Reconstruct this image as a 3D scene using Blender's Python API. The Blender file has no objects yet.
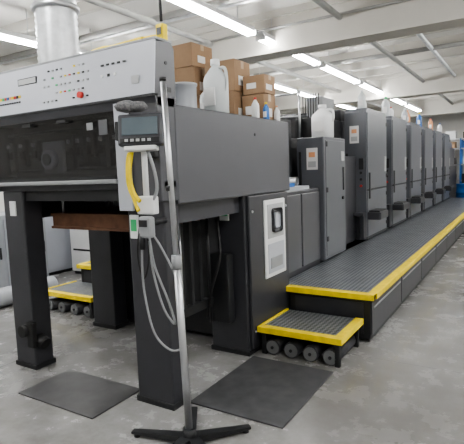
import bpy, bmesh, math, random
from mathutils import Matrix, Vector
random.seed(4)
# ---------------------------------------------------------------- materials
def newmat(name):
    m=bpy.data.materials.new(name); m.use_nodes=True
    nt=m.node_tree; return m,nt,nt.nodes['Principled BSDF']
def mat(name,col,rough=.5,metal=0,noise=.08,scale=6,bump=0,emit=0,spec=.5):
    m,nt,b=newmat(name)
    b.inputs['Roughness'].default_value=rough; b.inputs['Metallic'].default_value=metal
    b.inputs['Specular IOR Level'].default_value=spec
    tc=nt.nodes.new('ShaderNodeTexCoord'); n=nt.nodes.new('ShaderNodeTexNoise')
    n.inputs['Scale'].default_value=scale; n.inputs['Detail'].default_value=5
    nt.links.new(tc.outputs['Object'],n.inputs['Vector'])
    r=nt.nodes.new('ShaderNodeValToRGB')
    r.color_ramp.elements[0].position=.3; r.color_ramp.elements[1].position=.7
    r.color_ramp.elements[0].color=[max(0,c*(1-noise)) for c in col]+[1]
    r.color_ramp.elements[1].color=[min(1,c*(1+noise)) for c in col]+[1]
    nt.links.new(n.outputs['Fac'],r.inputs['Fac']); nt.links.new(r.outputs['Color'],b.inputs['Base Color'])
    if bump:
        bp=nt.nodes.new('ShaderNodeBump'); bp.inputs['Strength'].default_value=bump; bp.inputs['Distance'].default_value=.01
        nt.links.new(n.outputs['Fac'],bp.inputs['Height']); nt.links.new(bp.outputs['Normal'],b.inputs['Normal'])
    if emit:
        b.inputs['Emission Color'].default_value=list(col)+[1]; b.inputs['Emission Strength'].default_value=emit
    return m
M={}
M['grey']=mat('press_grey_paint',(.064,.066,.075),.36,noise=.06,scale=3)
M['side']=mat('press_side_paint',(.068,.07,.079),.34,noise=.06,scale=3)
M['unit']=mat('unit_grey_paint',(.1,.106,.12),.33,noise=.05,scale=3)
M['leg']=mat('leg_dark_paint',(.036,.037,.043),.4,noise=.1)
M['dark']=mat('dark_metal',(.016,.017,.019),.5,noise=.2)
M['black']=mat('black_rubber',(.01,.01,.011),.6)
M['panel']=mat('control_panel_grey',(.44,.46,.51),.4,noise=.02)
M['trim']=mat('light_trim',(.4,.41,.42),.45,noise=.03)
M['steel']=mat('steel',(.5,.51,.53),.35,metal=.85,noise=.1)
M['galv']=mat('galvanised',(.6,.62,.64),.4,metal=.6,noise=.15,scale=12)
M['yellow']=mat('yellow_safety',(.82,.63,.02),.55,noise=.12,scale=14)
M['white']=mat('white_plastic',(.7,.71,.72),.45,noise=.03)
M['jug']=mat('translucent_plastic',(.54,.57,.58),.4,noise=.05)
M['card']=mat('cardboard',(.29,.19,.115),.85,noise=.08)
M['tape']=mat('packing_tape',(.38,.28,.18),.4)
M['wood']=mat('pallet_wood',(.14,.07,.04),.8,noise=.3,scale=10)
M['blue']=mat('blue_plastic',(.03,.14,.42),.4)
M['red']=mat('red_plastic',(.5,.04,.03),.4)
M['orange']=mat('orange_print',(.7,.34,.18),.5)
M['green']=mat('green_print',(.05,.4,.15),.5)
M['paper']=mat('paper_label',(.7,.7,.7),.8,noise=.03)
M['screen']=mat('screen_glass',(.12,.15,.17),.15)
M['cable']=mat('grey_cable',(.26,.27,.28),.5)
M['wheel']=mat('roller_end_grey',(.16,.165,.17),.5)
M['inner']=mat('mechanism_metal',(.12,.125,.135),.4,metal=.3)
M['wall']=mat('wall_paint',(.64,.63,.6),.85,noise=.04,scale=2)
M['ceil']=mat('ceiling_paint',(.62,.61,.58),.9,noise=.05,scale=1.2)
M['beam']=mat('beam_paint',(.5,.485,.45),.8,noise=.06,scale=2)
M['pipe']=mat('pipe_paint',(.3,.3,.29),.6)
M['mat']=mat('rubber_mat',(.055,.056,.06),.7,noise=.25,scale=8,bump=.3)
M['plate']=mat('floor_plate',(.065,.065,.067),.5,noise=.2,scale=8)
M['tube']=mat('fluorescent_tube',(1,.995,.98),.4,noise=0,emit=84)
M['fuzz']=mat('rag_cloth',(.16,.16,.165),.95,noise=.4,scale=60,bump=1)
M['cab']=mat('cabinet_paint',(.36,.38,.41),.5,noise=.05)
def diamond():
    m,nt,b=newmat('diamond_plate'); N=nt.nodes; L=nt.links
    tc=N.new('ShaderNodeTexCoord'); mp=N.new('ShaderNodeMapping')
    mp.inputs['Rotation'].default_value=(0,0,math.radians(45)); mp.inputs['Scale'].default_value=(1,1,1)
    L.new(tc.outputs['Object'],mp.inputs['Vector'])
    ch=N.new('ShaderNodeTexChecker'); ch.inputs['Scale'].default_value=34
    L.new(mp.outputs['Vector'],ch.inputs['Vector'])
    no=N.new('ShaderNodeTexNoise'); no.inputs['Scale'].default_value=5; no.inputs['Detail'].default_value=4
    L.new(tc.outputs['Object'],no.inputs['Vector'])
    ch.inputs['Color1'].default_value=(.42,.445,.48,1); ch.inputs['Color2'].default_value=(.13,.142,.16,1)
    mx=N.new('ShaderNodeMix'); mx.data_type='RGBA'; mx.blend_type='MULTIPLY'; mx.inputs[0].default_value=.5
    L.new(ch.outputs['Color'],mx.inputs[6]); L.new(no.outputs['Fac'],mx.inputs[7]); L.new(mx.outputs[2],b.inputs['Base Color'])
    bp=N.new('ShaderNodeBump'); bp.inputs['Strength'].default_value=.5; bp.inputs['Distance'].default_value=.003
    L.new(ch.outputs['Fac'],bp.inputs['Height']); L.new(bp.outputs['Normal'],b.inputs['Normal'])
    b.inputs['Metallic'].default_value=.5; b.inputs['Roughness'].default_value=.36
    return m
M['diamond']=diamond()
def concrete():
    m,nt,b=newmat('polished_concrete'); N=nt.nodes; L=nt.links
    tc=N.new('ShaderNodeTexCoord')
    n1=N.new('ShaderNodeTexNoise'); n1.inputs['Scale'].default_value=.6; n1.inputs['Detail'].default_value=7; n1.inputs['Roughness'].default_value=.6
    n2=N.new('ShaderNodeTexNoise'); n2.inputs['Scale'].default_value=4; n2.inputs['Detail'].default_value=9; n2.inputs['Roughness'].default_value=.7
    L.new(tc.outputs['Object'],n1.inputs['Vector']); L.new(tc.outputs['Object'],n2.inputs['Vector'])
    r=N.new('ShaderNodeValToRGB'); e=r.color_ramp.elements
    e[0].position=.3; e[0].color=(.165,.16,.152,1); e[1].position=.62; e[1].color=(.31,.31,.31,1)
    L.new(n1.outputs['Fac'],r.inputs['Fac'])
    r2=N.new('ShaderNodeValToRGB'); e=r2.color_ramp.elements
    e[0].position=.32; e[0].color=(.6,.58,.55,1); e[1].position=.58; e[1].color=(1,1,1,1)
    L.new(n2.outputs['Fac'],r2.inputs['Fac'])
    mx=N.new('ShaderNodeMix'); mx.data_type='RGBA'; mx.blend_type='MULTIPLY'; mx.inputs[0].default_value=.65
    L.new(r.outputs['Color'],mx.inputs[6]); L.new(r2.outputs['Color'],mx.inputs[7])
    br=N.new('ShaderNodeTexBrick'); br.offset=0; br.inputs['Scale'].default_value=1
    br.inputs['Brick Width'].default_value=5; br.inputs['Row Height'].default_value=5; br.inputs['Mortar Size'].default_value=.006
    br.inputs['Color1'].default_value=(1,1,1,1); br.inputs['Color2'].default_value=(1,1,1,1); br.inputs['Mortar'].default_value=(.45,.45,.45,1)
    mp=N.new('ShaderNodeMapping'); mp.inputs['Location'].default_value=(.9,.3,0)
    L.new(tc.outputs['Object'],mp.inputs['Vector']); L.new(mp.outputs['Vector'],br.inputs['Vector'])
    m2=N.new('ShaderNodeMix'); m2.data_type='RGBA'; m2.blend_type='MULTIPLY'; m2.inputs[0].default_value=1
    L.new(mx.outputs[2],m2.inputs[6]); L.new(br.outputs['Color'],m2.inputs[7]); L.new(m2.outputs[2],b.inputs['Base Color'])
    rr=N.new('ShaderNodeMapRange'); rr.inputs['To Min'].default_value=.14; rr.inputs['To Max'].default_value=.38
    L.new(n2.outputs['Fac'],rr.inputs['Value']); L.new(rr.outputs[0],b.inputs['Roughness'])
    return m
M['floor']=concrete()
def glass():
    m=bpy.data.materials.new('tinted_window'); m.use_nodes=True; nt=m.node_tree; nt.nodes.clear()
    o=nt.nodes.new('ShaderNodeOutputMaterial'); mx=nt.nodes.new('ShaderNodeMixShader'); t=nt.nodes.new('ShaderNodeBsdfTransparent')
    g=nt.nodes.new('ShaderNodeBsdfGlossy'); g.inputs['Roughness'].default_value=.02; t.inputs['Color'].default_value=(.58,.58,.6,1)
    g.inputs['Color'].default_value=(.8,.8,.8,1); mx.inputs[0].default_value=.08
    nt.links.new(t.outputs[0],mx.inputs[1]); nt.links.new(g.outputs[0],mx.inputs[2]); nt.links.new(mx.outputs[0],o.inputs[0])
    return m
M['glass']=glass()
# ---------------------------------------------------------------- mesh builder
class B:
    def __init__(s): s.bm=bmesh.new(); s.ms=[]; s.T=Matrix.Identity(4)
    def mi(s,k):
        if k not in s.ms: s.ms.append(k)
        return s.ms.index(k)
    def _fin(s,verts,k,smooth=False):
        vs=set(verts); i=s.mi(k)
        fs=set(f for v in vs for f in v.link_faces)
        for f in fs: f.material_index=i; f.smooth=smooth
        for v in vs: v.co=s.T@v.co
    def box(s,x0,x1,y0,y1,z0,z1,k,bev=0):
        r=bmesh.ops.create_cube(s.bm,size=1)
        for v in r['verts']:
            v.co=Vector(((x0+x1)/2+v.co.x*(x1-x0),(y0+y1)/2+v.co.y*(y1-y0),(z0+z1)/2+v.co.z*(z1-z0)))
        vs=r['verts']
        if bev:
            es=list(set(e for v in vs for e in v.link_edges))
            rr=bmesh.ops.bevel(s.bm,geom=es,offset=bev,segments=2,profile=.5,affect='EDGES')
            vs=list(set(v for f in rr['faces'] for v in f.verts))
        s._fin(vs,k)
    def cyl(s,p0,p1,r,k,seg=20,r2=None):
        p0=Vector(p0);p1=Vector(p1);d=p1-p0
        q=d.to_track_quat('Z','Y').to_matrix().to_4x4()
        m=Matrix.Translation((p0+p1)/2)@q
        rr=bmesh.ops.create_cone(s.bm,cap_ends=True,segments=seg,radius1=r,radius2=r if r2 is None else r2,depth=d.length,matrix=m)
        i=s.mi(k)
        for f in set(f for v in rr['verts'] for f in v.link_faces):
            f.material_index=i; f.smooth=len(f.verts)==4
        for v in rr['verts']: v.co=s.T@v.co
    def prism(s,pts,axis,a0,a1,k):
        def mk(p,a):
            return {'x':(a,p[0],p[1]),'y':(p[0],a,p[1]),'z':(p[0],p[1],a)}[axis]
        v0=[s.bm.verts.new(mk(p,a0)) for p in pts]; v1=[s.bm.verts.new(mk(p,a1)) for p in pts]
        fs=[s.bm.faces.new(v0),s.bm.faces.new(v1[::-1])]
        n=len(pts)
        for i in range(n): fs.append(s.bm.faces.new((v0[i],v1[i],v1[(i+1)%n],v0[(i+1)%n])))
        bmesh.ops.recalc_face_normals(s.bm,faces=fs)
        s._fin(v0+v1,k)
    def lathe(s,c,prof,k,seg=24):
        rings=[]
        for r,z in prof:
            rings.append([s.bm.verts.new((c[0]+r*math.cos(2*math.pi*i/seg),c[1]+r*math.sin(2*math.pi*i/seg),c[2]+z)) for i in range(seg)])
        for a,b in zip(rings,rings[1:]):
            for i in range(seg): s.bm.faces.new((a[i],a[(i+1)%seg],b[(i+1)%seg],b[i]))
        s.bm.faces.new(rings[0][::-1]); s.bm.faces.new(rings[-1])
        s._fin([v for r in rings for v in r],k,True)
    def tube(s,pts,r,k,seg=8,sub=6):
        P=[Vector(p) for p in pts]; out=[]
        for i in range(len(P)-1):
            a=P[max(i-1,0)];b=P[i];c=P[i+1];d=P[min(i+2,len(P)-1)]
            for j in range(sub):
                t=j/sub
                out.append(.5*((2*b)+(c-a)*t+(2*a-5*b+4*c-d)*t*t+(3*b-a-3*c+d)*t**3))
        out.append(P[-1]); rings=[]; nrm=None
        for i,p in enumerate(out):
            t=(out[min(i+1,len(out)-1)]-out[max(i-1,0)]).normalized()
            if nrm is None: nrm=t.orthogonal().normalized()
            nrm=(nrm-t*nrm.dot(t)).normalized(); bn=t.cross(nrm)
            rings.append([s.bm.verts.new(p+r*(math.cos(2*math.pi*j/seg)*nrm+math.sin(2*math.pi*j/seg)*bn)) for j in range(seg)])
        for a,b in zip(rings,rings[1:]):
            for i in range(seg): s.bm.faces.new((a[i],a[(i+1)%seg],b[(i+1)%seg],b[i]))
        s.bm.faces.new(rings[0][::-1]); s.bm.faces.new(rings[-1])
        s._fin([v for q in rings for v in q],k,True)
    def done(s,name,parent=None):
        vs=s.bm.verts
        xs=[v.co.x for v in vs];ys=[v.co.y for v in vs];zs=[v.co.z for v in vs]
        o=Vector(((min(xs)+max(xs))/2,(min(ys)+max(ys))/2,min(zs)))
        for v in vs: v.co-=o
        bmesh.ops.recalc_face_normals(s.bm,faces=s.bm.faces)
        me=bpy.data.meshes.new(name); s.bm.to_mesh(me); s.bm.free()
        for k in s.ms: me.materials.append(M[k])
        ob=bpy.data.objects.new(name,me); bpy.context.collection.objects.link(ob); ob.location=o
        if parent: ob.parent=parent
        return ob
def empty(name):
    e=bpy.data.objects.new(name,None); bpy.context.collection.objects.link(e); return e
# ---------------------------------------------------------------- room
XL,XR,YF,YB,H=-9.0,3.2,-3.2,21.5,4.05
def room(name,*a,k='wall'):
    b=B(); b.box(*a,k); return b.done(name)
room('floor',XL,XR,YF,YB,-.1,0,k='floor')
room('ceiling',XL,XR,YF,YB,H,H+.1,k='ceil')
room('wall_left',XL-.1,XL,YF,YB,-.1,H+.1); room('wall_right',XR,XR+.1,YF,YB,-.1,H+.1)
room('wall_back',XL,XR,YB,YB+.1,-.1,H+.1); room('wall_front',XL,XR,YF-.1,YF,-.1,H+.1)
room('baseboard_left',XL,XL+.02,YF,YB,0,.12,k='dark'); room('baseboard_back',XL,XR,YB-.02,YB,0,.12,k='dark')
for y in (.5,7.1,13.7,19.6):
    b=B(); b.box(XL,XR,y-.15,y+.15,3.47,3.95,'beam'); b.box(XL,XR,y-.2,y+.2,3.42,3.47,'beam'); b.box(XL,XR,y-.2,y+.2,3.95,H,'beam')
    b.done('ceiling_beam')
for y in (1.6,2.7,3.8,4.9,6.0,8.2,9.3,10.4,11.5,12.6,14.8,15.9,17.0,18.1):
    b=B(); b.box(XL,XR,y-.04,y+.04,3.89,H,'beam'); b.done('ceiling_joist')
b=B()
for x in (-4.6,-2.35): b.cyl((x,YF,3.76),(x,YB,3.76),.045,'pipe')
for y in (5.5,10.1,16.5): b.cyl((XL,y,3.81),(XR,y,3.81),.045,'pipe')
b.cyl((XL,5.75,3.84),(XR,5.75,3.84),.025,'galv'); b.cyl((XL,6.88,3.78),(XR,6.88,3.78),.02,'pipe')
b.cyl((-2.35,4.4,3.76),(XR,4.4,3.76),.035,'pipe'); b.cyl((-1.6,7.4,3.8),(-1.6,YB,3.8),.04,'galv')
for y in range(-2,21,3):
    for x in (-4.6,-2.35): b.cyl((x,y+.3,3.76),(x,y+.3,H),.008,'steel',8)
    b.cyl((-2.35,y+1.2,3.66),(-2.35,y+1.2,3.76),.012,'steel',8)
b.done('sprinkler_pipes')
def fixture(x,y0,z=3.6,L=2.3):
    b=B(); y1=y0+L
    b.prism([(x-.05,z+.07),(x+.05,z+.07),(x+.06,z+.02),(x+.06,z),(x-.06,z),(x-.06,z+.02)],'y',y0,y1,'white')
    for dx in (-.05,.05): b.cyl((x+dx,y0+.03,z-.03),(x+dx,y1-.03,z-.03),.019,'tube',10)
    for yy in (y0,y1-.03): b.box(x-.08,x+.08,yy,yy+.03,z-.055,z+.02,'white')
    for yy in (y0+.4,y1-.4): b.cyl((x,yy,z+.07),(x,yy,H),.006,'steel',8)
    b.done('fluorescent_light')
for y in (-2.0,.4,4.0,6.55,9.1,11.65,14.2,16.8): fixture(-3.45,y)
for y in (-1,2.7,5.4): fixture(-6.25,y)
for y in (9.3,11.8,14.4): fixture(-5.15,y)
for y in (-2,.6,3.2,5.8,8.4,11,13.6,16.2): fixture(.9,y)
# ---------------------------------------------------------------- press
press=empty('offset_printing_press')
# delivery head
b=B(); X0,X1=-3.78,-1.97; yf=2.32
prof=[(yf,2.09),(yf+.035,2.42),(2.5,2.44),(2.53,2.40),(2.53,2.03),(yf+.02,2.03)]
b.prism(prof,'x',X0,X1,'grey')
b.prism([(yf-.012,2.1),(yf+.024,2.43),(yf+.036,2.43),(yf,2.1)],'x',X0,X1-.0,'panel')
b.prism([(yf-.012,2.085),(yf-.012,2.1),(yf+.03,2.1),(yf+.03,2.085)],'x',X0,X1,'dark')
b.box(X0,X1,yf+.03,2.52,2.432,2.45,'cable',.005)
def pan(x,z,w,h,k,d=.006):
    y=yf-.012+(z-2.1)*.036/.33
    b.box(x-w/2,x+w/2,y-d,y+.004,z-h/2,z+h/2,k)
for i,k in enumerate(['red','yellow','green','red','blue','orange','yellow','red','dark','yellow']): pan(-3.58+i*.03,2.225,.02,.02,k)
for i in range(10): pan(-3.58+i*.03,2.185,.016,.012,'dark')
pan(-3.22,2.33,.22,.05,'dark'); pan(-3.22,2.33,.205,.038,'trim',.008)
for r in range(5):
    for c in range(11):
        if random.random()<.75: pan(-3.02+c*.046,2.15+r*.055,.018,.011,random.choice(['dark','cable','cable','dark','trim','yellow','green','cable','dark','red']) )
for c in range(5): pan(-2.42+c*.05,2.33,.024,.012,'dark')
for c in range(3): pan(-2.42+c*.06,2.26,.018,.018,random.choice(['dark','white']))
b.cyl((-2.62,yf-.03,2.16),(-2.62,yf,2.16),.022,'red')
pan(-2.12,2.2,.06,.05,'trim')
b.box(X0,X1,2.36,2.5,1.50,1.56,'leg',.01)
b.box(X0,-2.33,2.30,2.42,1.545,1.575,'cable',.008)
b.box(X0,X0+.06,2.33,2.52,1.5,2.09,'grey'); b.box(-2.34,X1,2.335,2.52,1.42,2.09,'grey',.008)
b.box(-2.335,-2.21,2.32,2.34,1.36,2.07,'panel',.004)
b.box(X0,-2.33,2.7,2.72,1.57,2.05,'leg')
b.box(X0+.05,-2.34,2.345,2.352,1.575,2.085,'glass')
for z in (1.66,1.8,1.96): b.cyl((X0+.06,2.48,z),(-2.34,2.48,z),.012,'inner')
for i,x in enumerate((-3.66,-3.5,-3.34,-2.92,-2.82,-2.7,-2.58,-2.44)):
    b.box(x-.03,x+.03,2.44,2.48,1.66+.04*(i%3),1.9+.02*(i%2),['inner','leg','inner','grey'][i%4],.006); b.box(x-.02,x+.02,2.42,2.44,1.76,1.82,'dark'); b.box(x-.01,x+.01,2.41,2.43,1.85,1.88,'trim')
b.box(X0+.06,-2.36,2.43,2.45,1.62,1.64,'inner')
b.cyl((-3.13,2.385,1.74),(-3.13,2.43,1.74),.075,'cab',28); b.cyl((-3.13,2.375,1.74),(-3.13,2.386,1.74),.045,'inner'); b.box(-3.24,-3.0,2.43,2.46,1.62,1.88,'cable',.01)
b.box(-2.5,-2.42,2.338,2.344,1.88,1.98,'inner'); b.box(-2.62,-2.56,2.338,2.344,1.92,1.97,'cable')
b.box(X0+.06,-2.36,2.335,2.345,1.575,1.6,'dark'); b.box(X0+.06,-2.36,2.335,2.345,2.06,2.085,'dark')
for x in (-3.3,-2.9): b.box(x,x+.1,2.31,2.34,1.99,2.01,'dark')
b.cyl((-1.972,2.44,2.3),(-1.965,2.44,2.3),.012,'dark'); b.box(-1.975,-1.966,2.4,2.48,2.12,2.15,'dark')
b.done('delivery_head',press)
# legs
def leg(x0,x1,y0,y1,z1,k='leg'):
    b.box(x0,x1,y0,y1,.03,z1,k,.012); b.box(x0-.01,x1+.01,y0-.01,y1+.01,0,.04,'dark',.004)
b=B()
leg(-3.72,-3.46,2.37,2.55,1.5); leg(-2.31,-1.99,2.37,2.53,1.5); leg(-2.38,-2.0,3.42,3.6,1.42); leg(-3.92,-3.6,3.42,3.6,1.42)
b.box(-2.28,-2.21,2.355,2.372,1.17,1.33,'white'); b.box(-2.27,-2.22,2.352,2.37,1.22,1.3,'green')
b.box(-3.62,-3.55,2.358,2.372,1.3,1.42,'white')
b.box(-2.24,-2.15,3.405,3.422,1.18,1.37,'white'); b.box(-2.23,-2.16,3.4,3.422,1.22,1.32,'green')
b.cyl((-3.52,2.3,.34),(-3.52,2.37,.34),.05,'black'); b.cyl((-3.46,2.42,.26),(-3.38,2.42,.22),.05,'black'); b.box(-3.5,-3.42,2.33,2.38,.2,.42,'black',.01)
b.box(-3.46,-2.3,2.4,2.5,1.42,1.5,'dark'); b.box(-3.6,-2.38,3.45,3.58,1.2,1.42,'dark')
b.box(-2.2,-2.05,2.55,3.42,1.25,1.42,'leg'); b.box(-3.8,-3.65,2.55,3.42,1.25,1.42,'leg')
for x in (-3.38,-2.44):
    for y in (2.7,3.3): b.cyl((x,y,1.24),(x,y,1.5),.012,'steel',8)
b.box(-3.45,-2.38,2.62,3.38,1.28,1.3,'wood')
for y in (2.64,2.98,3.3): b.box(-3.45,-2.38,y,y+.08,1.19,1.28,'wood')
b.box(-3.45,-2.38,2.62,3.38,1.17,1.19,'wood')
for i in range(5): b.box(-2.36,-2.3,2.8+i*.12,2.84+i*.12,.5,1.2,'dark')
b.box(-2.34,-2.28,2.75,3.4,.45,.52,'dark'); b.cyl((-2.3,2.9,.0),(-2.3,2.9,1.4),.02,'steel')
b.cyl((-2.3,3.3,.3),(-2.3,3.3,1.3),.012,'dark'); b.box(-2.3,-2.12,3.32,3.41,.3,.9,'dark',.01)
b.tube([(-2.2,3.3,1.2),(-2.15,3.25,.9),(-2.22,3.2,.6),(-2.3,3.25,.35)],.012,'black')
b.done('delivery_frame',press)
# extended delivery body
b=B()
b.box(-3.75,-2.0,2.53,4.25,1.44,2.0,'grey',.01)
b.box(-2.0,-1.965,2.5,4.27,1.39,2.05,'side',.012)
b.box(-3.76,-2.0,2.53,4.25,1.99,2.04,'leg')
b.box(-2.0,-1.97,3.45,4.22,.05,1.385,'leg',.01)
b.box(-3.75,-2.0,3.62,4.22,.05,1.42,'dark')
b.box(-1.975,-1.955,3.7,4.12,.62,1.33,'white',.01)
b.box(-1.96,-1.95,3.75,4.07,.98,1.29,'trim',.004); b.box(-1.952,-1.946,3.82,4.0,1.03,1.25,'leg',.03)
b.box(-1.948,-1.942,3.86,3.96,1.07,1.21,'panel',.02)
b.prism([(3.75,.66),(4.07,.66),(4.07,.93),(3.75,.93)],'x',-1.96,-1.951,'panel'); b.box(-1.955,-1.947,3.79,4.03,.7,.8,'cable',.003)
for y in (3.5,4.16):
    for z in (.2,1.25): b.cyl((-1.972,y,z),(-1.962,y,z),.012,'steel',10)
b.cyl((-1.97,3.58,1.9),(-1.96,3.58,1.9),.012,'dark')
b.box(-3.9,-2.12,4.25,5.43,.05,1.36,'leg',.01); b.box(-2.14,-2.1,4.3,4.84,.5,1.32,'side',.008); b.box(-2.14,-2.1,4.87,5.4,.5,1.32,'side',.008)
b.box(-3.8,-2.6,4.25,7.2,1.3,2.0,'dark',.02)
for y in (4.5,4.9,5.2): b.cyl((-3.7,y,1.45),(-2.3,y,1.45),.05,'steel')
b.box(-2.4,-2.15,4.45,5.2,1.36,1.4,'cab'); b.box(-2.35,-2.2,4.6,4.9,1.4,1.44,'blue')
b.cyl((-2.5,4.9,1.36),(-2.5,4.9,2.25),.03,'dark'); b.box(-2.62,-2.45,5.0,5.4,1.36,2.2,'dark',.01)
b.done('extended_delivery',press)
def labels(b,x,y,z):
    b.box(x,x+.14,y-.006,y,z,z+.26,'paper'); b.box(x+.03,x+.11,y-.009,y,z+.15,z+.21,'orange'); b.box(x+.02,x+.12,y-.009,y,z+.03,z+.1,'trim')
b=B()
b.box(-2.4,-2.05,5.43,6.22,.47,1.97,'unit',.015); b.box(-2.055,-2.042,5.47,6.18,.52,1.93,'unit',.006)
labels(b,-2.27,5.43,1.58)
b.cyl((-2.04,6.05,1.2),(-2.02,6.05,1.2),.02,'dark'); b.box(-2.045,-2.03,6.08,6.12,1.3,1.6,'dark',.005); b.box(-2.045,-2.036,6.02,6.14,1.68,1.8,'trim',.003)
b.box(-2.37,-2.34,5.42,5.43,.8,1.8,'dark')
for z in (.7,1.3,1.85): b.box(-2.046,-2.034,5.48,5.52,z,z+.06,'dark')
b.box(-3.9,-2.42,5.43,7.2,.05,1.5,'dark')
b.box(-2.42,-2.2,6.22,7.18,.47,1.75,'leg',.01)
b.done('delivery_cabinet',press)
# printing units
for i in range(6):
    y=7.2+1.6*i; b=B()
    b.prism([(y,.47),(y,2.41),(y+.07,2.47),(y+1.13,2.47),(y+1.2,2.41),(y+1.2,.47)],'x',-2.38,-2.05,'unit')
    b.box(-2.056,-2.035,y+.03,y+1.17,.52,1.22,'unit',.008); b.box(-2.056,-2.035,y+.03,y+1.17,1.25,2.40,'unit',.008)
    b.box(-2.058,-2.04,y+.02,y+1.18,1.22,1.25,'dark'); b.box(-2.05,-2.04,y-.002,y+1.2,.47,.52,'dark')
    b.box(-2.04,-2.02,y+.08,y+.14,1.1,1.5,'dark',.004); b.box(-2.036,-2.025,y+1.0,y+1.12,1.5,1.75,'trim',.004)
    for z in (.6,1.1,1.4,2.25): b.box(-2.038,-2.024,y+1.12,y+1.16,z,z+.06,'dark')
    b.box(-2.05,-1.84,y+.02,y+.5,.78,.9,'leg',.02); b.box(-2.03,-1.87,y+.06,y+.46,.9,.92,'dark')
    b.box(-2.3,-2.05,y-.18,y,.85,.9,'leg',.01); b.box(-2.1,-2.05,y-.16,y-.0,.5,.86,'leg')
    labels(b,-2.3,y,1.95)
    for z in (1.3,1.4,1.5): b.cyl((-2.13,y-.012,z),(-2.13,y,z),.02,'dark' if z>1.35 else 'red')
    b.box(-2.16,-2.09,y-.02,y,1.55,1.72,'dark',.006)
    b.box(-2.36,-2.33,y-.006,y,.6,1.8,'dark')
    b.box(-3.95,-2.38,y,y+1.2,.05,2.3,'leg',.02); b.box(-4.0,-2.5,y+.15,y+1.05,2.3,2.5,'dark',.03)
    b.box(-3.9,-2.38,y+1.2,y+1.6,.05,1.6,'dark'); b.box(-2.38,-2.18,y+1.2,y+1.6,.47,1.3,'leg',.01)
    b.box(-2.38,-2.2,y+1.21,y+1.59,1.3,2.2,'dark')
    for z in (1.7,1.9,2.1): b.cyl((-3.9,y+1.33,z),(-2.3,y+1.33,z),.06,'steel')
    b.done('printing_unit_%d'%(i+1),press)
b=B(); b.box(-3.9,-2.1,16.9,18.6,.05,1.5,'leg',.02); b.box(-3.8,-2.2,17.2,18.2,1.5,2.3,'unit',.03)
for x in (-2.25,-3.7): b.box(x,x+.1,16.95,18.5,1.5,2.1,'grey',.02)
b.done('sheet_feeder',press)
b=B()
b.box(-3.4,-2.7,6.1,7.0,2.0,2.35,'dark',.02)
for x in (-3.4,-3.0,-2.6): b.cyl((x,6.0,2.0),(x,6.0,2.6),.015,'steel',8)
b.cyl((-3.4,6.0,2.6),(-2.6,6.0,2.6),.015,'steel',8); b.box(-2.75,-2.5,6.6,7.1,2.3,2.62,'cable',.01); b.cyl((-3.4,6.0,2.3),(-2.6,6.0,2.3),.015,'steel',8)
for i in range(7): b.cyl((-2.78+i*.04,6.55,2.2),(-2.78+i*.04,6.55,2.66),.008,'dark',6)
b.box(-2.7,-2.43,6.3,7.19,1.75,2.3,'dark',.01)
b.done('coater_housing',press)
# ---------------------------------------------------------------- platforms
def platform(name,x0,x1,y0,y1,z,sx):
    b=B()
    b.box(x0,x1,y0,y1,z-.04,z,'diamond')
    ox=x1 if sx>0 else x0
    w=.07
    b.box(x0,x1,y0-.012,y0+w,z-.045,z+.008,'yellow',.004)
    b.box(ox-w if sx>0 else ox-.012,ox+.012 if sx>0 else ox+w,y0+w,y1,z-.045,z+.008,'yellow',.004)
    b.box(x0+.04,x1-.04,y0+.03,y1,.03,z-.045,'dark')
    fx=x1-.04 if sx>0 else x0+.04
    y=y0+.05
    while y<y1-.2:
        e=min(y+1.18,y1-.02); b.box(fx-.012,fx+.012,y,e,.07,z-.07,'leg',.006); b.box(fx-.016,fx+.018,y+.05,e-.05,z-.14,z-.125,'steel'); y+=1.2
    b.box(x0+.1,x1-.1,y0+.02,y0+.035,.08,z-.08,'leg')
    for yy in [y0+.15+j*1.6 for j in range(int((y1-y0)/1.6)+1)]:
        for xx in (x0+.12,x1-.1): b.cyl((xx,yy,0),(xx,yy,.05),.04,'black')
    if sx>0: b.box(-2.09,-1.99,4.3,17.2,.41,.45,'diamond'); b.box(-2.05,-2.0,4.3,17.2,0,.41,'dark')
    return b.done(name)
platform('catwalk_platform',-1.99,-1.12,4.14,17.2,.45,1)
platform('catwalk_platform',-5.0,-4.03,4.14,17.2,.45,-1)
def step(name,x0,x1,y0,y1,z):
    b=B()
    b.box(x0+.01,x1-.01,y0+.01,y1,z-.035,z,'diamond'); w=.075
    b.box(x0,x1,y0,y0+w,z-.045,z+.008,'yellow',.004); b.box(x1-w,x1,y0+w,y1,z-.045,z+.008,'yellow',.004); b.box(x0,x0+.03,y0+w,y1,z-.045,z+.008,'yellow',.004)
    for xx in (x0+.03,x1-.07):
        for yy in (y0+.03,y1-.08): b.box(xx,xx+.04,yy,yy+.04,0,z-.04,'dark')
    b.box(x0+.04,x1-.04,y0+.1,y1-.05,z-.07,z-.035,'dark')
    n=4
    for i in range(n):
        x=x0+.13+i*(x1-x0-.24)/(n-1); r=.068
        b.cyl((x,y0+.04,r),(x,y1-.1,r),r,'leg',24); b.cyl((x,y0+.03,r),(x,y0+.041,r),r*.85,'wheel',24); b.cyl((x,y0+.022,r),(x,y0+.035,r),r*.2,'dark',16)
    return b.done(name)
step('platform_step',-1.96,-1.2,3.5,4.1,.24)
step('platform_step',-5.0,-4.1,3.55,4.1,.24)
# ---------------------------------------------------------------- floor items
b=B(); b.box(-1.96,-1.24,2.5,3.42,0,.012,'mat',.005); o=b.done('rubber_mat')
b=B(); b.box(-3.2,-2.4,2.02,2.5,0,.01,'plate',.004); b.done('floor_plate')
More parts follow.
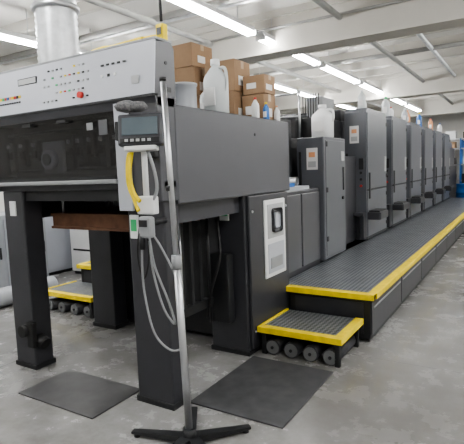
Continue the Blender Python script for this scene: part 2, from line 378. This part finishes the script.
# pole stand
b=B(); px,py=-1.655,2.1; tx,ty=-1.76,2.15
mx_,my_=(px+tx)/2,(py+ty)/2
b.cyl((px,py,.05),(mx_,my_,1.1),.022,'steel'); b.cyl((mx_,my_,1.1),(tx,ty,2.12),.017,'steel'); b.cyl((mx_,my_,1.05),(mx_,my_,1.13),.03,'cable'); b.cyl((tx,ty,2.12),(tx,ty,2.14),.02,'black')
b.cyl((px,py,.03),(px,py,.1),.04,'dark'); b.cyl((tx+.02,ty-.01,1.5),(tx+.02,ty-.01,1.53),.026,'dark')
for i in range(5):
    a=math.radians(50+i*72); dx,dy=math.cos(a),math.sin(a); L=.38
    n=Vector((-dy,dx,0)); c=Vector((px,py,0)); e=c+Vector((dx,dy,0))*L
    pts=[c+n*.035,c-n*.035,e-n*.02,e+n*.02]
    v0=[b.bm.verts.new((p.x,p.y,.02)) for p in pts]; zt=[.06,.06,.035,.035]
    v1=[b.bm.verts.new((p.x,p.y,z)) for p,z in zip(pts,zt)]
    b.bm.faces.new(v0);b.bm.faces.new(v1[::-1])
    for j in range(4): b.bm.faces.new((v0[j],v1[j],v1[(j+1)%4],v0[(j+1)%4]))
    b._fin(v0+v1,'dark')
    b.cyl((e.x-dx*.03,e.y-dy*.03,0.0),(e.x-dx*.03,e.y-dy*.03,.025),.02,'black')
b.done('pole_stand')
# monitor on arm
b=B()
b.T=Matrix.Translation((-1.93,2.12,1.86))@Matrix.Rotation(math.radians(22),4,'Z')@Matrix.Rotation(math.radians(-8),4,'X')
b.box(-.14,.14,0,.07,-.09,.1,'grey',.015); b.box(-.11,.11,-.006,.004,-.03,.075,'screen',.003); b.box(-.12,.12,-.004,.004,-.075,-.045,'dark',.002)
b.box(-.16,-.14,.01,.06,-.05,.06,'dark',.004)
for i in range(5): b.box(-.09+i*.035,-.07+i*.035,-.008,.002,-.068,-.052,'trim')
b.box(-.1,.1,.0,.06,-.12,-.09,'white',.008)
b.T=Matrix.Identity(4)
b.cyl((-1.96,2.2,1.8),(-2.02,2.34,1.8),.03,'dark'); b.cyl((-1.95,2.17,1.42),(-1.95,2.17,1.8),.018,'white'); b.box(-2.06,-1.98,2.3,2.36,1.7,1.9,'dark',.01)
b.T=Matrix.Translation((-2.03,2.13,1.99)); 
b.lathe((0,0,0),[(.02,-.02),(.06,-.01),(.075,.015),(.05,.04),(.02,.05)],'fuzz'); b.lathe((.07,.02,0),[(.02,-.02),(.05,-.01),(.06,.01),(.04,.035),(.01,.04)],'fuzz')
b.T=Matrix.Identity(4)
b.done('console_monitor',press)
b=B()
b.box(-2.0,-1.87,2.13,2.19,1.36,1.47,'white',.01); b.box(-1.97,-1.88,2.1,2.16,1.22,1.35,'cable',.015); b.box(-1.955,-1.895,2.093,2.102,1.29,1.33,'dark')
b.cyl((-1.96,2.12,1.15),(-1.96,2.12,1.25),.02,'dark')
b.cyl((-1.95,2.19,1.3),(-1.98,2.37,1.3),.02,'dark')
b.tube([(-1.99,2.14,1.79),(-2.06,2.15,1.7),(-2.07,2.15,1.55),(-2.02,2.14,1.45),(-1.98,2.13,1.38)],.014,'yellow')
b.tube([(-2.0,2.13,1.78),(-2.03,2.12,1.62),(-2.01,2.12,1.5),(-1.96,2.12,1.44)],.013,'yellow')
b.tube([(-1.92,2.15,1.78),(-1.86,2.15,1.62),(-1.85,2.15,1.5),(-1.9,2.14,1.42)],.01,'cable')
b.tube([(-1.96,2.13,1.24),(-1.99,2.14,1.05),(-2.0,2.16,.85),(-1.94,2.16,.62),(-1.82,2.16,.53),(-1.74,2.18,.56),(-1.72,2.18,.72),(-1.75,2.18,.95),(-1.84,2.16,1.15),(-1.9,2.14,1.25)],.007,'cable')
b.tube([(-1.9,2.12,1.23),(-1.88,2.13,1.05),(-1.8,2.14,.85),(-1.77,2.16,.7),(-1.86,2.17,.78),(-1.92,2.16,1.0),(-1.92,2.14,1.2)],.007,'cable')
b.tube([(-1.98,2.13,1.3),(-2.04,2.16,1.1),(-2.02,2.18,.95),(-1.95,2.16,1.08),(-1.93,2.14,1.24)],.006,'black')
b.done('pendant_controller',press)
b=B()
b.tube([(-2.29,2.8,H),(-2.29,2.8,3.3),(-2.28,2.8,2.7)],.011,'black'); b.box(-2.315,-2.245,2.77,2.83,2.54,2.68,'yellow',.012)
b.box(-2.3,-2.26,2.765,2.775,2.6,2.65,'dark'); b.cyl((-2.28,2.8,2.5),(-2.28,2.8,2.54),.018,'black')
b.tube([(-2.28,2.8,2.51),(-2.29,2.8,2.3),(-2.3,2.78,2.06)],.008,'black')
b.done('hoist_pendant')
b=B(); b.tube([(-2.6,2.42,2.466),(-2.5,2.43,2.478),(-2.4,2.42,2.468),(-2.2,2.43,2.478),(-2.02,2.42,2.468)],.012,'yellow'); b.box(-2.2,-2.12,2.4,2.45,2.455,2.485,'yellow',.01); b.done('yellow_strap')
# duct
b=B(); dx,dy=-3.68,3.02; prof=[(.24,0),(.24,.03),(.2,.03)]
z=.06
while z<H-2.06:
    prof+=[(.178,z),(.19,z+.025)]; z+=.055
prof.append((.18,H-2.05)); b.lathe((dx,dy,2.045),prof,'galv',32)
for zz in (2.55,3.1): b.lathe((dx,dy,zz),[(.2,0),(.21,.005),(.21,.04),(.2,.045)],'steel',32)
b.done('ventilation_duct')
# ---------------------------------------------------------------- items on top
def carton(x,y,z,w,d,h,rot=0,name='cardboard_box'):
    b=B(); b.T=Matrix.Translation((x,y,z))@Matrix.Rotation(rot,4,'Z')
    b.box(-w/2,w/2,-d/2,d/2,0,h,'card',.004); b.box(-w/2-.001,w/2+.001,-.025,.025,h*.75,h+.001,'tape'); b.box(-w/2,w/2,-.003,.003,h,h+.003,'dark')
    b.box(-w/2+.04,-w/2+.14,-d/2-.002,-d/2,h*.3,h*.6,'paper'); b.box(w/2,w/2+.002,-.08,.04,h*.2,h*.5,'paper')
    return b.done(name)
def bottle(x,y,z,r,h,k='jug',cap='white',handle=False,name='solvent_bottle'):
    b=B(); b.lathe((x,y,z),[(r*.9,0),(r,.01),(r,h*.62),(r*.92,h*.7),(r*.4,h*.86),(r*.3,h*.88),(r*.3,h*.93)],k)
    b.lathe((x,y,z),[(r*.36,h*.9),(r*.38,h*.91),(r*.36,h)],cap)
    if handle: b.tube([(x+r*.35,y-.01,z+h*.84),(x+r*.95,y-.01,z+h*.82),(x+r*1.08,y-.01,z+h*.6),(x+r*.9,y-.01,z+h*.45)],.014,k)
    b.box(x-r*.5,x+r*.5,y-r-.002,y-r+.01,z+h*.2,z+h*.5,'paper')
    return b.done(name)
T=2.044
def stack(x,y,w,d,hs):
    z=T
    for j,h in enumerate(hs): carton(x+.01*j,y,z,w-.01*j,d,h,random.uniform(-.06,.06)); z+=h+.004
stack(-2.95,3.98,.4,.34,(.3,.27,.22)); stack(-2.5,4.03,.34,.3,(.3,.29)); stack(-2.19,4.09,.24,.22,(.26,.17))
stack(-3.35,3.85,.34,.34,(.3,.3))
bottle(-2.22,3.4,T,.105,.48,handle=True,name='plastic_jug'); bottle(-2.45,3.62,T,.08,.34,k='jug',cap='white')
bottle(-2.07,3.8,T,.035,.2,k='white',cap='red'); bottle(-2.04,3.95,T,.03,.17,k='blue',cap='yellow'); bottle(-2.04,4.17,T,.03,.16,k='white',cap='orange')
b=B(); b.lathe((-2.35,3.12,T),[(.11,0),(.11,.005),(.105,.01),(.105,.24),(.112,.245),(.112,.26),(.1,.262)],'cab'); b.done('metal_canister')
b=B(); b.lathe((-2.47,2.9,T),[(.05,0),(.05,.3),(.04,.32)],'cab'); b.lathe((-2.47,2.9,T),[(.03,.32),(.03,.35)],'dark'); b.done('aerosol_can')
bottle(-2.22,5.85,1.973,.14,.42,k='white',cap='white',handle=True,name='plastic_jug')
for (x,y,r,h,c,k) in ((-2.2,7.5,.06,.3,'white','jug'),(-2.25,7.8,.04,.2,'blue','white'),(-2.2,9.0,.07,.36,'green','jug'),(-2.2,9.4,.05,.22,'red','white'),(-2.2,10.6,.06,.3,'white','cab'),(-2.22,11.0,.05,.3,'orange','orange'),(-2.2,12.2,.06,.34,'yellow','blue'),(-2.2,13.8,.06,.32,'red','orange'),(-2.2,15.4,.06,.3,'blue','white')):
    bottle(x,y,2.474,r,h,k=k,cap=c)
# ---------------------------------------------------------------- background
def cabinet(name,x0,x1,y0,y1,h,face='x',k='cab',n=2):
    b=B(); b.box(x0,x1,y0,y1,.05,h,k,.01); b.box(x0+.03,x1-.03,y0+.03,y1-.03,0,.05,'dark')
    for i in range(n):
        a=y0+(y1-y0)*i/n+.02; c=y0+(y1-y0)*(i+1)/n-.02
        b.box(x1,x1+.015,a,c,.1,h-.05,k,.004); b.box(x1+.015,x1+.035,c-.06,c-.04,h*.45,h*.6,'dark')
    b.box(x0+.02,x1-.02,y0-.012,y0,.1,h-.05,k,.004)
    for z in (.4,.75): b.box(x0+.08,x1-.08,y0-.016,y0-.01,z,z+.03,'dark')
    return b.done(name)
cabinet('storage_cabinet',-7.0,-6.2,3.2,4.6,1.1); cabinet('storage_cabinet',-7.4,-6.6,4.8,6.6,1.5,k='panel'); cabinet('dampening_unit',-6.4,-5.7,5.2,6.2,1.25,k='white')
cabinet('storage_cabinet',-8.9,-8.2,1.0,3.0,1.9); cabinet('storage_cabinet',-8.9,-8.2,6.8,9.8,2.0,k='panel',n=3)
b=B(); b.cyl((-5.6,2.6,.12),(-5.6,4.2,.12),.12,'cab'); b.cyl((-5.6,2.55,.12),(-5.6,4.25,.12),.04,'steel'); b.done('paper_roll')
b=B()
for x in (-3.6,-2.1,-.5):
    for y in (19.6,20.1): b.box(x,x+.05,y,y+.05,0,2.5,'blue')
for z in (.3,.9,1.5,2.1,2.45): b.box(-3.6,-.45,19.6,20.15,z,z+.04,'steel')
for z in (.34,.94,1.54,2.14,2.49):
    for x in (-3.5,-3.05,-2.6,-2.0,-1.6,-1.2,-.85): b.box(x,x+.34,19.65,20.1,z,z+.2+random.random()*.1,random.choice(['card','white','card','cab','blue','leg']),.01)
b.done('storage_shelf')
def drum(x,y,k):
    b=B(); b.lathe((x,y,0),[(.27,0),(.28,.02),(.27,.04),(.27,.29),(.285,.3),(.285,.32),(.27,.33),(.27,.58),(.285,.59),(.285,.61),(.27,.62),(.27,.86),(.28,.87),(.28,.89),(.26,.89)],k,28); b.cyl((x+.15,y,.88),(x+.15,y,.91),.03,'white'); b.done('plastic_drum')
drum(-1.72,17.65,'blue'); drum(-1.3,18.2,'blue')
b=B(); b.box(-2.0,-1.1,18.6,19.3,.72,.76,'white')
for x in (-1.98,-1.16):
    for y in (18.62,19.24): b.box(x,x+.04,y,y+.04,0,.72,'dark')
b.box(-1.95,-1.45,18.9,18.95,.86,1.2,'dark',.01); b.box(-1.75,-1.65,18.9,19.0,.76,.88,'dark'); b.box(-1.85,-1.55,18.8,19.05,.76,.775,'dark'); b.box(-1.4,-1.15,18.75,19.0,.76,1.05,'white',.01)
b.done('work_desk')
b=B(); b.box(-7.5,-6.4,YB-.04,YB-.002,0,2.1,'cab'); b.box(-7.58,-7.5,YB-.05,YB-.002,0,2.18,'trim'); b.box(-6.4,-6.32,YB-.05,YB-.002,0,2.18,'trim'); b.box(-7.5,-6.4,YB-.05,YB-.002,2.1,2.18,'trim'); b.cyl((-6.55,YB-.1,1),(-6.55,YB-.04,1),.03,'steel'); b.done('door_1')
# ---------------------------------------------------------------- world and camera
w=bpy.data.worlds.new('world'); bpy.context.scene.world=w; w.use_nodes=True
w.node_tree.nodes['Background'].inputs[0].default_value=(.8,.85,.9,1); w.node_tree.nodes['Background'].inputs[1].default_value=.3
try: bpy.context.scene.view_settings.look='AgX - Medium High Contrast'
except Exception: pass
cam=bpy.data.cameras.new('camera'); co=bpy.data.objects.new('camera',cam); bpy.context.collection.objects.link(co)
cam.sensor_fit='HORIZONTAL'; cam.sensor_width=36; cam.lens=474/464*36; cam.clip_start=.05
Y=Vector((294,62,-474)).normalized(); X=-Vector((-770,22,-474)).normalized(); X=(X-Y*X.dot(Y)).normalized(); Z=X.cross(Y)
R=Matrix((X,Y,Z)).to_4x4(); R.translation=Vector((0,0,1.6)); co.matrix_world=R
bpy.context.scene.camera=co
